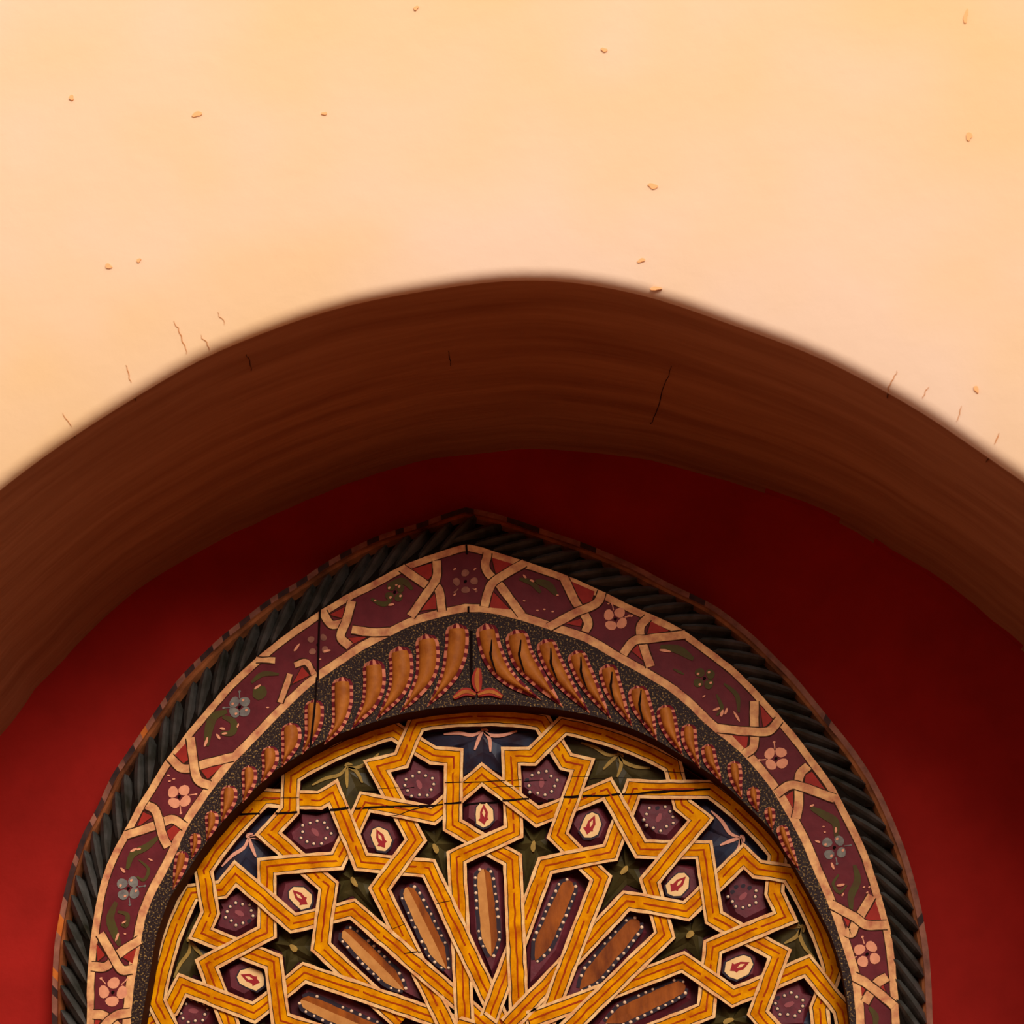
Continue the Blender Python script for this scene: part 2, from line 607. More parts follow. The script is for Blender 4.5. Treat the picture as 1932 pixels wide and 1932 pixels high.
frame = empty('arched_frame', (0, FY, 0), 'carved pointed wooden frame with painted bands around the lattice panel', 'frame')
frame_inv = Matrix.Translation((0, FY, 0)).inverted()


def under(o, root, child=None):
    """parent keeping world coordinates: the mesh is written in world coordinates"""
    o.parent = child or root
    if child is None:
        o.matrix_parent_inverse = Matrix.Translation(root.location).inverted()
    return o


# outer strip with worn pale and dark dashes
mb = MB()
o1b = off(o1, 0.0125)
sl = arclen(o1)
dash = []
tog, nxt = 0, 0
for i in range(NP - 1):
    px_seg = 0
    mb.add([v3(o1[i], SY), v3(o1[i + 1], SY), v3(o1b[i + 1], SY - .004), v3(o1b[i], SY - .004)], [(0, 1, 2, 3)], 0)
mbs = MB()
s_tot = sl[-1]
# finer dashes
fine = resample(o1, 900)
fineb = resample(o1b, 900)
mb = MB()
k = 0
state = 0
zsw = at(156, 1571, SY).y
left = 0
for i in range(899):
    if left <= 0:
        state = 1 - state
        left = random.choice((2, 3, 3, 4)) if (fine[i].x < -0.1 and fine[i].y > zsw) else random.choice((2, 4, 8))
        if fine[i].x > -0.1 and random.random() < .75:
            state = 0
        cur = state
        if random.random() < .025:
            cur = 2
    left -= 1
    j = .0015 * mnoise.noise(Vector((i * .35, 3, 0)))
    c0, c1 = fine[i], fine[i + 1]
    mb.add([v3(c0, SY + .056), v3(c1, SY + .056), v3(c0, SY), v3(c1, SY), v3(fineb[i], SY - .004), v3(fineb[i + 1], SY - .004)],
           [(0, 1, 3, 2), (2, 3, 5, 4)], cur)
under(mb.build('outer_strip', ['dashlight', 'dashdark', 'wornwood']), frame)
# bare wood fillet
o3i = [p for p in o3]
f1 = mixl(o1, o3, 0.17)
f2 = mixl(o1, o3, 0.36)
mb = MB()
band(mb, o1b, mixl(o1, o3, .2), SY - .004, SY - .012)
band(mb, mixl(o1, o3, .2), mixl(o1, o3, .28), SY - .012, SY - .016)
band(mb, mixl(o1, o3, .28), f2, SY - .016, SY - .004)
under(mb.build('fillet', ['fillet']), frame)
# rope bed
mb = MB()
band(mb, f2, mixl(o1, o3, .5), SY - .004, SY - .012)
band(mb, mixl(o1, o3, .5), o3, SY - .012, FY)
under(mb.build('rope_bed', ['ropebed']), frame)
# rope strands: one shared faceted lozenge, laid slanting side by side
prof_ = [(-1.0, .30), (-.72, .8), (-.3, 1.0), (.3, 1.0), (.72, .8), (1.0, .30)]
ring_ = [(-1, 0), (-.62, .62), (-.02, 1.0), (.30, .78), (1, 0)]
vs, fs = [], []
for z, wd in prof_:
    for x, h in ring_:
        vs.append((x * wd * (1.0 if abs(z) < .9 else 1) + .12 * z, -h * (.35 + .65 * wd), z))
nr_ = len(ring_)
for i in range(len(prof_) - 1):
    for j in range(nr_ - 1):
        a = i * nr_ + j
        fs.append((a, a + 1, a + nr_ + 1, a + nr_))
rope0 = mesh_obj('rope_strand', vs, fs, 'rope')
rm = resample(mixl(o1, o3, 0.69), 800)
ri, ro = resample(f2, 800), resample(o3, 800)
srm = arclen(rm)
pitch_m = 41 * PXM
PHI = math.radians(34)
pos, first = 0.0, True
zmin = at(966, 1960, FY).y - .12
while pos < srm[-1]:
    i = min(range(len(srm)), key=lambda q: abs(srm[q] - pos))
    pos += pitch_m * random.uniform(.94, 1.06)
    if rm[i].y < zmin:
        continue
    a, b = rm[max(i - 2, 0)], rm[min(i + 2, 799)]
    tg = (b - a).normalized()
    nm = Vector((-tg.y, tg.x))
    wd = (ri[i] - ro[i]).length
    o = rope0 if first else rope0.copy()
    if not first:
        COL.objects.link(o)
    first = False
    dz = tg * math.cos(PHI) + nm * math.sin(PHI)
    dx = Vector((dz.y, -dz.x))
    R3 = Matrix(((dx.x, 0, dz.x), (0, 1, 0), (dx.y, 0, dz.y)))
    S = Matrix.Diagonal((pitch_m * math.sin(PHI) * .60, .034, min(wd * .54 / math.sin(PHI), .058)))
    mw = (R3 @ S).to_4x4()
    mw.translation = (rm[i].x, SY - .014, rm[i].y)
    o.parent = frame
    o.matrix_parent_inverse = Matrix.Translation(frame.location).inverted()
    o.matrix_basis = mw

# painted border board between o3 and o5
mb = MB()
band(mb, o3, o5, FY, FY)
band(mb, o3, o3, FY, FY + .03)
border = under(mb.build('painted_border', ['border']), frame)
PY = FY - .0010      # paint level
fo3 = resample(o3, 500)
fo5 = resample(o5, 500)


def bline(p, w, name='border_line', material='bline', y=PY, th=.001, jit=.0012, seed=0):
    mb = MB()
    ribbon(mb, p, w, y, th, 0, jit=jit, seed=seed)
    return mb.build(name, [material], border)


LW = 0.0146
bline(off(fo3, LW * .5), LW, seed=1)
bline(off(fo3, LW * 1.06), .0022, 'dark_line', 'line', jit=.0004, y=PY + .0003)
bline(off(fo5, -LW * .55), LW * 1.15, seed=2)
bline(off(fo5, -LW * 1.17), .0022, 'dark_line', 'line', jit=.0004, y=PY + .0003)
X = [
    [[(175, 1914), (195, 1916), (216, 1932), (232, 1950)], [(246, 1911), (219, 1916), (200, 1932), (182, 1952)]],
    [[(172, 1823), (201, 1823), (226, 1798), (264, 1773)], [(189, 1762), (210, 1798), (229, 1829), (250, 1829)]],
    [[(237, 1576), (294, 1557), (325, 1546), (349, 1560)], [(277, 1519), (294, 1531), (307, 1577), (317, 1598)]],
    [[(320, 1428), (341, 1448), (362, 1449), (387, 1441), (440, 1428)], [(359, 1392), (365, 1434), (369, 1462), (378, 1475), (396, 1482)]],
    [[(483, 1245), (519, 1246)], [(556, 1255), (576, 1249), (593, 1272)], [(548, 1272), (540, 1295), (529, 1326)]],
    [[(609, 1155), (625, 1178), (648, 1175)], [(664, 1134), (654, 1170), (643, 1201), (660, 1220)], [(664, 1188), (700, 1193), (735, 1192)]],
    [[(757, 1071), (805, 1104), (827, 1111), (834, 1153)], [(824, 1058), (824, 1089), (814, 1107), (775, 1163)]],
    [[(920, 1043), (917, 1074), (945, 1107), (984, 1160)], [(990, 1062), (935, 1095), (922, 1114), (914, 1145)]],
    [[(1064, 1090), (1084, 1132), (1109, 1172), (1104, 1192)], [(1136, 1116), (1125, 1139), (1084, 1157), (1035, 1184)]],
    [[(1223, 1165), (1208, 1183), (1213, 1214), (1227, 1258)], [(1293, 1197), (1221, 1206), (1195, 1210), (1176, 1235)]],
    [[(1423, 1323), (1423, 1379), (1422, 1408), (1405, 1423)], [(1470, 1358), (1451, 1379), (1412, 1380), (1353, 1374)]],
    [[(1525, 1445), (1508, 1465), (1507, 1514), (1502, 1544)], [(1575, 1507), (1514, 1485), (1489, 1482), (1465, 1498)]],
    [[(1645, 1690), (1616, 1739), (1607, 1760), (1595, 1757)], [(1567, 1706), (1610, 1729), (1635, 1745), (1674, 1745)]],
    [[(1674, 1843), (1653, 1857), (1632, 1892)], [(1611, 1842), (1641, 1860), (1687, 1898)]],
]
for k, xs in enumerate(X):
    for j, pts in enumerate(xs):
        q = ats(pts, PY)
        q = spline(q, 18) if len(q) > 2 else resample(q, 8)
        worn = k in (4,)
        yy = PY - .0006 * (j + 1)
        mb = MB()
        ribbon(mb, q, 0.0218 if not worn else .016, yy + .0004, .001, 1, jit=.0008)
        ribbon(mb, q, 0.0176 if not worn else .012, yy, .001, 0, jit=.0014 if not worn else .003, seed=k)
        mb.build('ribbon', ['bline', 'line'], border)
TRI = [[(270, 1532), (288, 1540), (258, 1562)], [(312, 1570), (330, 1556), (340, 1566), (320, 1590)], [(330, 1424), (354, 1398), (358, 1432), (346, 1440)],
       [(378, 1452), (424, 1440), (392, 1470)], [(182, 1780), (198, 1802), (184, 1814)], [(232, 1806), (258, 1786), (250, 1818)],
       [(552, 1290), (570, 1258), (584, 1274)], [(622, 1160), (656, 1142), (646, 1166)], [(654, 1204), (696, 1200), (664, 1216)],
       [(776, 1074), (816, 1062), (816, 1084), (806, 1096)], [(792, 1152), (820, 1120), (826, 1148)], [(928, 1052), (968, 1064), (936, 1084)],
       [(930, 1116), (962, 1150), (922, 1146)], [(1076, 1096), (1122, 1116), (1116, 1134), (1092, 1142)], [(1066, 1176), (1100, 1166), (1096, 1182)],
       [(1228, 1172), (1262, 1190), (1220, 1200)], [(1192, 1228), (1206, 1214), (1218, 1250)], [(1434, 1330), (1458, 1358), (1440, 1374)],
       [(1376, 1382), (1412, 1388), (1408, 1416)], [(1520, 1462), (1532, 1456), (1560, 1494), (1518, 1482)], [(1482, 1502), (1496, 1492), (1496, 1524)],
       [(1652, 1700), (1664, 1740), (1630, 1736)], [(1590, 1728), (1604, 1736), (1600, 1750)], [(1664, 1852), (1676, 1884), (1650, 1868)],
       [(1624, 1858), (1634, 1864), (1626, 1880)], [(190, 1926), (176, 1946), (180, 1922)]]
for t in TRI:
    mb = MB()
    q = ats(t, PY)
    prism(mb, q, PY + .001, PY - .0001)
    c = sum(q, Vector((0, 0))) / len(q)
    prism(mb, scale_poly(q, c, 1.22), PY + .001, PY + .0003, 1)
    mb.build('red_wedge', ['bred', 'line'], border)


def flower(px, py, pr, pd, mi_name, rot, dots=True, extra=True, faint=False):
    c = at(px, py, PY)
    mb = MB()
    for k in range(4):
        a = rot + k * math.pi / 2
        d = Vector((math.cos(a), math.sin(a)))
        blob(mb, c + d * pd * PXM, pr * .98 * PXM, pr * .86 * PXM, a + 1.57, PY - .0004, 0, .0014, 12, .08, k + px)
        if extra:
            e = Vector((math.cos(a + .78), math.sin(a + .78)))
            q = [c + e * (pd + pr * .3) * PXM, c + e * (pd + pr * 1.5) * PXM]
            if (k + int(px)) % 4 in (0, 1):
                ribbon(mb, resample(q, 3), .0022, PY - .0002, .001, 0)
                blob(mb, q[1], 2.6 * PXM, 2.2 * PXM, 0, PY - .0004, 0, .0012, 8)
    blob(mb, c, 3.2 * PXM, 3.2 * PXM, 0, PY - .0006, 1, .0012, 8)
    if not dots:
        for k in range(4):
            a = rot + k * math.pi / 2 + .3
            d = Vector((math.cos(a), math.sin(a)))
            blob(mb, c + d * pd * 1.05 * PXM, 2.6 * PXM, 2.6 * PXM, 0, PY - .0012, 2, .001, 8)
    return mb.build('painted_flower', [mi_name, 'dark', 'pinkpetal'], border)


flower(213, 1872, 12, 17, 'pinkpetal', 1.5)
flower(338, 1503, 11.5, 15, 'pinkpetal', .9)
flower(1161, 1168, 11, 15, 'pinkpetal', .95)
flower(1464, 1431, 11, 15, 'pinkpetal', .85)
flower(1636, 1800, 11, 16, 'pinkpetal', 1.0)
flower(878, 1097, 8, 17, 'dashlight', 0.0)
flower(242, 1676, 11, 15, 'bluepetal', .9, False)
flower(452, 1334, 11, 14, 'bluepetal', .8, False)
flower(1574, 1599, 10, 16, 'bluepetal', .9, False)
flower(1329, 1280, 10, 14, 'vine', .6, False, False)
flower(745, 1117, 9, 13, 'vine', .6, False, False)
flower(600, 1216, 7, 17, 'dashlight', .9, True, False)

VINES = [([(300, 1578), (276, 1598), (250, 1612), (240, 1640)], 11), ([(262, 1622), (280, 1640), (272, 1660), (258, 1654)], 5),
         ([(219, 1702), (208, 1732), (216, 1760), (226, 1784)], 13), ([(222, 1720), (240, 1726), (238, 1746), (228, 1744)], 7),
         ([(428, 1342), (404, 1352), (394, 1376), (390, 1408)], 14), ([(420, 1352), (440, 1362), (438, 1382), (416, 1384)], 11),
         ([(482, 1318), (490, 1306), (494, 1294)], 22), ([(474, 1288), (496, 1272), (526, 1272)], 8),
         ([(1530, 1524), (1556, 1538), (1576, 1552), (1578, 1580)], 13), ([(1612, 1632), (1618, 1660), (1606, 1690), (1606, 1716)], 11),
         ([(1582, 1650), (1572, 1668), (1584, 1684), (1598, 1670)], 5), ([(1246, 1220), (1280, 1226), (1308, 1244)], 13),
         ([(1366, 1290), (1390, 1312), (1394, 1344)], 7), ([(1270, 1262), (1290, 1272)], 4), ([(1352, 1310), (1362, 1336), (1352, 1350)], 6),
         ([(700, 1130), (724, 1140), (740, 1130)], 8), ([(730, 1104), (760, 1096), (778, 1112)], 10), ([(980, 1092), (1004, 1100), (1020, 1118)], 9),
         ([(1010, 1096), (1034, 1104), (1050, 1122)], 12), ([(1640, 1900), (1652, 1918), (1650, 1940)], 9)]
for pts, w in VINES:
    q, ws = stroke(ats(pts, PY), 16, 1.25 * w * PXM)
    mb = MB()
    ribbon(mb, q, ws, PY - .0003, .001)
    mb.build('painted_vine', ['vine'], border)
# loose pale brush marks
mb = MB()
for (x, y, a, l) in [(389, 1400, 1.2, 22), (420, 1375, -.3, 12), (424, 1384, .2, 11), (412, 1390, -.9, 14), (486, 1296, .6, 14), (505, 1335, 0, 6), (449, 1369, 1.3, 9),
                     (318, 1463, 0, 6), (320, 1474, 0, 6), (328, 1470, 0, 6), (252, 1604, .4, 14), (262, 1602, .3, 10), (232, 1642, -.9, 14), (284, 1622, -.5, 9),
                     (221, 1768, 1.2, 16), (234, 1740, .5, 9), (236, 1762, 0, 5), (1352, 1338, .3, 14), (1362, 1346, 1.2, 16), (1370, 1342, 1.1, 14), (1328, 1314, .7, 7),
                     (1255, 1228, -.2, 26), (1390, 1352, -1.1, 22), (1148, 1139, 0, 5), (1186, 1162, .6, 9), (1543, 1588, -.3, 11), (1577, 1566, 1.4, 11), (1571, 1634, -1.3, 14),
                     (1586, 1670, .2, 16), (1590, 1688, 1.0, 8), (1630, 1674, .6, 5), (1636, 1684, .6, 5), (1640, 1674, .6, 5), (1532, 1520, .3, 10), (1554, 1560, 0, 5), (1556, 1570, 0, 5),
                     (989, 1134, 0, 5), (1014, 1152, 0, 5), (1027, 1150, 0, 5), (1043, 1154, 0, 5), (1052, 1123, 0, 5), (990, 1088, -.8, 10), (1004, 1096, -.5, 10),
                     (708, 1133, 0, 5), (738, 1141, .2, 12), (748, 1104, 0, 5), (617, 1228, .1, 14), (604, 1244, 0, 5), (560, 1222, .9, 18), (858, 1074, .6, 6), (896, 1074, .8, 7), (858, 1122, .8, 7), (897, 1112, .5, 6)]:
    blob(mb, at(x, y, PY), l / 2 * PXM, max(1.6, min(2.6, l * .2)) * PXM, -a if False else a, PY - .0012, 0, .001, 8, .1, x)
mb.build('brush_marks', ['pinkpetal'], border, kind='stuff')

# scalloped board
mb = MB()
band(mb, o5, o6, FY, FY)
band(mb, o6, o6, FY, BY)
scal = under(mb.build('scalloped_board', ['speck']), frame)
mb = MB()
band(mb, off(o6, .0002), off(o6, .0002), FY + .001, BY)
under(mb.build('inner_rim', ['gapwall']), frame)
LOBES = [
    ([(862, 1176), (862, 1219), (853, 1263), (833, 1300), (806, 1334)], 45), ([(803, 1196), (808, 1238), (802, 1278), (778, 1318), (755, 1345)], 45),
    ([(752, 1219), (758, 1260), (752, 1297), (734, 1328), (710, 1358)], 46), ([(704, 1244), (707, 1288), (699, 1325), (682, 1352), (663, 1377)], 43),
    ([(646, 1277), (646, 1328), (637, 1371), (612, 1405)], 41), ([(593, 1320), (593, 1359), (586, 1392), (570, 1424)], 37),
    ([(548, 1364), (550, 1396), (542, 1424), (532, 1448)], 39), ([(509, 1408), (510, 1438), (502, 1462), (492, 1478)], 33),
    ([(470, 1445), (471, 1473), (465, 1498), (458, 1515)], 30), ([(433, 1482), (432, 1511), (424, 1537), (417, 1553)], 32),
    ([(400, 1530), (400, 1555), (395, 1573), (389, 1588)], 26), ([(369, 1572), (369, 1596), (361, 1622)], 21),
    ([(346, 1606), (341, 1633), (333, 1661), (326, 1679)], 26),
    ([(916, 1176), (926, 1225), (945, 1263), (973, 1291), (1021, 1321)], 43), ([(972, 1188), (985, 1238), (1013, 1278), (1062, 1335)], 46),
    ([(1026, 1206), (1044, 1253), (1072, 1297), (1113, 1346)], 40), ([(1084, 1228), (1100, 1269), (1122, 1309), (1153, 1357)], 38),
    ([(1144, 1253), (1156, 1297), (1171, 1331), (1193, 1371)], 37), ([(1200, 1294), (1210, 1330), (1223, 1359), (1239, 1397)], 40),
    ([(1253, 1330), (1261, 1366), (1272, 1395), (1288, 1425)], 35), ([(1299, 1366), (1301, 1397), (1309, 1423), (1320, 1450)], 30),
    ([(1334, 1404), (1340, 1434), (1350, 1454), (1362, 1478)], 27), ([(1384, 1436), (1388, 1467), (1393, 1488), (1400, 1508)], 27),
    ([(1420, 1485), (1423, 1509), (1430, 1533)], 24), ([(1451, 1523), (1454, 1545), (1457, 1567)], 20), ([(1473, 1557), (1481, 1583), (1492, 1610), (1508, 1643)], 22),
]
for li, (pts, wpx) in enumerate(LOBES):
    n = 26
    q = spline(ats(pts, FY), n)
    wm = wpx * PXM
    rows = []
    nn = normals2(q)
    NS2 = 9
    s = arclen(q)
    prof = []
    for i in range(n):
        t = s[i] / s[-1]
        head = min(1.0, (s[i] / (wm * .5)))
        hw = wm / 2 * math.sqrt(max(0.0, 1 - (1 - head) ** 2))
        tail = 1 - max(0, (t - .32) / .68) ** 1.5
        prof.append(max(hw * tail, .0006))
    vs, fs, fm = [], [], []
    rim = .0068
    for i in range(n):
        hw = prof[i]
        inner = max(hw - rim, hw * .35)
        us = [-hw, -inner, -inner * .92, -inner * .5, 0, inner * .5, inner * .92, inner, hw]
        for u in us:
            a = min(1, abs(u) / max(inner * 1.0001, 1e-6))
            h = (.003 if abs(u) > inner * 1.01 else .006 + .011 * math.sqrt(max(0, 1 - a * a))) * min(1, hw / .009) + .0015
            vs.append(v3(q[i] + nn[i] * u, FY - h))
    for i in range(n - 1):
        for j in range(NS2 - 1):
            a = i * NS2 + j
            fs.append((a, a + 1, a + NS2 + 1, a + NS2))
    # body and its dashed rim as two parts
    bf = [f for k, f in enumerate(fs) if 1 <= k % 8 <= 6 and 2 <= k // 8 <= n - 4]
    rf = [f for k, f in enumerate(fs) if not (1 <= k % 8 <= 6 and 2 <= k // 8 <= n - 4)]

    def sub(faces):
        ids = sorted({i for f in faces for i in f})
        mp = {i: k for k, i in enumerate(ids)}
        return [vs[i] for i in ids], [tuple(mp[i] for i in f) for f in faces]
    bv, bf2 = sub(bf)
    lobe = under(mesh_obj('scallop', bv, bf2, 'lobe', smooth=True), frame)
    rv, rf2 = sub(rf)
    fmr = []
    for k, f in enumerate(fs):
        if 1 <= k % 8 <= 6 and 2 <= k // 8 <= n - 4:
            continue
        i = k // 8
        side = 0 if k % 8 < 4 else 1
        step = s[i] / (.0072)
        fmr.append(int(step + side * .5 + li * .3) % 2 if 2 <= i <= n - 4 else (int(k % 8) % 2 if i < 3 else int(i) % 2))
    mesh_obj('dashed_rim', rv, rf2, ['lobeblush', 'lobedark'], lobe, fmr, True)
    if li in (14, 15, 16, 17, 18, 13):      # dark brush strokes
        c0 = q[int(n * .3)]
        mb = MB()
        e = nn[int(n * .3)]
        tdir = (q[int(n * .3) + 2] - c0).normalized()
        pts2 = [c0 - e * wm * .05, c0 + tdir * .003 + e * wm * .12, c0 + e * wm * .3 - tdir * .006]
        if li >= 13:
            pts2 = [c0 + e * wm * .2 - tdir * .02, c0, c0 - e * wm * .12 + tdir * .012, c0 - e * wm * .2 + tdir * .05]
        q2, w2 = stroke(pts2, 9, .005)
        ribbon(mb, q2, w2, FY - .0192, .002)
        mb.build('brush_stroke', ['dark'], lobe)
# little red bud under the apex
mb = MB()
for pts, w in [([(903, 1262), (900, 1284), (903, 1306)], 20), ([(898, 1312), (878, 1306), (856, 1318)], 15), ([(902, 1312), (926, 1306), (948, 1316)], 15)]:
    q, ws = stroke(ats(pts, FY), 12, w * PXM)
    ribbon(mb, q, ws, FY - .006, .006, 0)
    ribbon(mb, q, [k * .45 for k in ws], FY - .0072, .003, 1)
ribbon(mb, resample(ats([(889, 1190), (889, 1262), (893, 1318)], FY), 12), .006, FY - .003, .003, 2)
under(mb.build('carved_bud', ['bred', 'lobe', 'dark']), frame)
# board joints
for pts in ([(604, 1152), (602, 1200), (600, 1283)], [(600, 1283), (596, 1340), (588, 1412)], [(880, 1029), (881, 1046)], [(884, 1145), (884, 1156)]):
    mb = MB()
    ribbon(mb, spline(ats(pts, FY), 12), .004, FY - .0045 if pts[0][1] < 1280 else FY - .0225, .003)
    under(mb.build('board_joint', ['dark']), frame)

# ------------------------------------------------------------------ carved lattice panel
panel = empty('carved_lattice_panel', (0, DY, 0), 'round star lattice panel of ochre straps with aubergine and olive bosses', 'panel')
CEN = at(927.2, 2030.2, DY)
TH = math.radians(22.56)
PH0 = math.radians(0.15)
# backing board
bp = off(o6, .002)
mb = MB()
mb.add([v3(q, BY) for q in bp] + [v3(q, BY + .003) for q in bp], [tuple(range(len(bp)))], 0)
under(mb.build('backing_board', ['board']), panel)

Rk = {-1: [(742, 1378), (817, 1425), (856, 1428), (854, 1557), (967, 1622), (978, 1882)],
      0: [(1022, 1361), (1068, 1437), (1099, 1444), (1052, 1576), (1134, 1657), (1037, 1909)],
      -2: [(499, 1505), (603, 1510), (628, 1495), (682, 1626), (809, 1638), (921, 1877)],
      1: [(1269, 1443), (1287, 1518), (1322, 1546), (1226, 1662), (1254, 1764), (1115, 1900)],
      -3: [(361, 1684), (419, 1678), (444, 1648), (553, 1742), (665, 1715), (858, 1882)],
      2: [(1468, 1610), (1461, 1685), (1482, 1730), (1345, 1787), (1332, 1907), (1200, 1960)],
      -4: [(285, 1930), (321, 1903), (344, 1858), (479, 1911), (574, 1835), (804, 1914)],
      3: [(1571, 1831), (1546, 1902), (1552, 1960), (1416, 1990), (1390, 2080), (1240, 2060)]}
Lk = {1: [(1064, 1369), (1004, 1427), (964, 1427), (969, 1569), (861, 1618), (877, 1926)],
      0: [(787, 1364), (757, 1434), (711, 1446), (785, 1585), (716, 1677), (822, 1891)],
      2: [(1341, 1489), (1245, 1490), (1195, 1487), (1151, 1608), (1029, 1633), (921, 1926)],
      -1: [(549, 1464), (547, 1529), (506, 1573), (620, 1672), (605, 1786), (691, 1866)],
      3: [(1490, 1649), (1429, 1640), (1403, 1615), (1295, 1719), (1182, 1699), (1022, 1868)],
      -2: [(384, 1642), (397, 1722), (379, 1761), (516, 1815), (530, 1926), (660, 1968)],
      4: [(1589, 1905), (1557, 1866), (1523, 1822), (1383, 1881), (1289, 1815), (1085, 1893)],
      -3: [(295, 1889), (322, 1945), (315, 1990), (445, 2010), (480, 2090), (620, 2060)]}
UPk = [(440, 1950), (390, 1819), (504, 1759), (503, 1635), (636, 1624), (689, 1513), (816, 1538), (909, 1461), (1014, 1541), (1146, 1488), (1209, 1602), (1328, 1603),
       (1347, 1731), (1471, 1800), (1430, 1911), (1500, 1990)]


def arc_pts(a, b, n=9):
    ra, rb = a - CEN, b - CEN
    ta, tb = math.atan2(ra.x, ra.y), math.atan2(rb.x, rb.y)
    return [CEN + Vector((math.sin(ta + (tb - ta) * i / n), math.cos(ta + (tb - ta) * i / n))) * (ra.length + (rb.length - ra.length) * i / n)
            for i in range(1, n)]


strands = []
for k in range(-4, 5):
    lp = ats(Lk[k], DY) if k in Lk else None
    rp = ats(Rk[k], DY) if k in Rk else None

    def inner(p):
        d = (p[-1] - p[-2]).normalized()
        return p + [p[-1] + d * .10]
    pts = []
    if lp:
        pts += inner(lp)[::-1]
    if lp and rp:
        pts += arc_pts(lp[0], rp[0])
    if lp and not rp:
        e_ = lp[0] - CEN
        pts += arc_pts(lp[0], CEN + Vector((e_.x * .94 + e_.y * .34, e_.y * .94 - e_.x * .34)))
    if rp and not lp:
        e_ = rp[0] - CEN
        pts += arc_pts(CEN + Vector((e_.x * .94 - e_.y * .34, e_.y * .94 + e_.x * .34)), rp[0])
    if rp:
        pts += inner(rp)
    nl = 7 if lp else 0
    strands.append(dict(kind='T', k=k, p=pts, nl=nl, nr=7 if rp else 0))
strands.append(dict(kind='U', k=0, p=ats(UPk, DY), nl=0, nr=0))


def seg_x(a, b, c, d):
    r, s = b - a, d - c
    den = r.x * s.y - r.y * s.x
    if abs(den) < 1e-12:
        return None
    w = c - a
    t = (w.x * s.y - w.y * s.x) / den
    u = (w.x * r.y - w.y * r.x) / den
    return (t, u) if 0 <= t <= 1 and 0 <= u <= 1 else None


def fam(st, i):
    if st['kind'] == 'U':
        return 'U'
    n = len(st['p'])
    if st['nl'] and i < st['nl']:
        return 'L'
    if st['nr'] and i >= n - 1 - st['nr']:
        return 'R'
    return 'A'


for st in strands:
    st['s'] = arclen(st['p'])
    st['x'] = []
lr = []
for a in range(len(strands)):
    for b in range(a + 1, len(strands)):
        A, B = strands[a], strands[b]
        for i in range(len(A['p']) - 1):
            for j in range(len(B['p']) - 1):
                h = seg_x(A['p'][i], A['p'][i + 1], B['p'][j], B['p'][j + 1])
                if not h:
                    continue
                sa = A['s'][i] + h[0] * (A['s'][i + 1] - A['s'][i])
                sb = B['s'][j] + h[1] * (B['s'][j + 1] - B['s'][j])
                pt = A['p'][i].lerp(A['p'][i + 1], h[0])
                da = (A['p'][i + 1] - A['p'][i]).normalized()
                db = (B['p'][j + 1] - B['p'][j]).normalized()
                sn, cs = abs(da.x * db.y - da.y * db.x), abs(da.dot(db))
                half = min(.5 * 36.5 * PXM * (1 + cs) / max(sn, .2), .085)
                fa_, fb_ = fam(A, i), fam(B, j)
                if 'U' in (fa_, fb_):
                    other = fb_ if fa_ == 'U' else fa_
                    u_over = other in ('L', 'A')
                    a_over = u_over if fa_ == 'U' else not u_over
                    A['x'].append((sa, 1 if a_over else -1, half))
                    B['x'].append((sb, -1 if a_over else 1, half))
                else:
                    lr.append((half, a, sa, fa_, b, sb, fb_))
for st_i, st in enumerate(strands):
    if st['kind'] == 'U':
        continue
# order the L x R crossings along each R half from the rim inwards
rank = {}
for idx, (half, a, sa, fa_, b, sb, fb_) in enumerate(lr):
    ri_, rs = (a, sa) if (fa_ == 'R' or (fa_ == 'A' and fb_ == 'L')) else (b, sb)
    rank.setdefault(ri_, []).append((rs, idx))
for ri_, lst in rank.items():
    lst.sort()
    for nidx, (rs, idx) in enumerate(lst):
        half, a, sa, fa_, b, sb, fb_ = lr[idx]
        r_over = nidx >= 2 and (nidx % 2 == 0)
        a_is_r = (ri_ == a)
        a_over = r_over if a_is_r else not r_over
        strands[a]['x'].append((sa, 1 if a_over else -1, half))
        strands[b]['x'].append((sb, -1 if a_over else 1, half))

SW = 36.5 * PXM
CH = .0026


def subdiv(p, counts):
    out = []
    for i in range(len(p) - 1):
        m_ = counts[i]
        out += [p[i].lerp(p[i + 1], k / m_) for k in range(m_)]
    return out + [p[-1]]


def height(st, s):
    """painted interlace: the strap dips under and rises over its neighbours"""
    num, den = 0, 0
    for sx, sg, half in st['x']:
        d = abs(s - sx)
        t = min(max((d - half) / .024, 0), 1)
        w_ = 1 - t * t * (3 - 2 * t)
        w2 = w_ / (.2 + (d / half) ** 2)
        num += sg * w_ * w2
        den += w2
    return CH * num / den if den > 1e-9 else 0


def offset_poly(p, u):
    """offset each point by u along the mitred normal (u: list or number)"""
    n = len(p)
    out = []
    for i in range(n):
        d1 = (p[i] - p[i - 1]).normalized() if i > 0 else (p[1] - p[0]).normalized()
        d2 = (p[i + 1] - p[i]).normalized() if i < n - 1 else d1
        n1, n2 = Vector((-d1.y, d1.x)), Vector((-d2.y, d2.x))
        mm = n1 + n2
        if mm.length < 1e-6:
            mm = n1
        mm.normalize()
        c = max(0.3, mm.dot(n1))
        ui = u[i] if isinstance(u, (list, tuple)) else u
        out.append(p[i] + mm * (ui / c))
    return out


def strip(mb, a, b, ya, yb, mi):
    k = len(a)
    vs = [v3(q, y) for q, y in zip(a, ya)] + [v3(q, y) for q, y in zip(b, yb)]
    mb.add(vs, [(i, i + 1, k + i + 1, k + i) for i in range(k - 1)], mi)


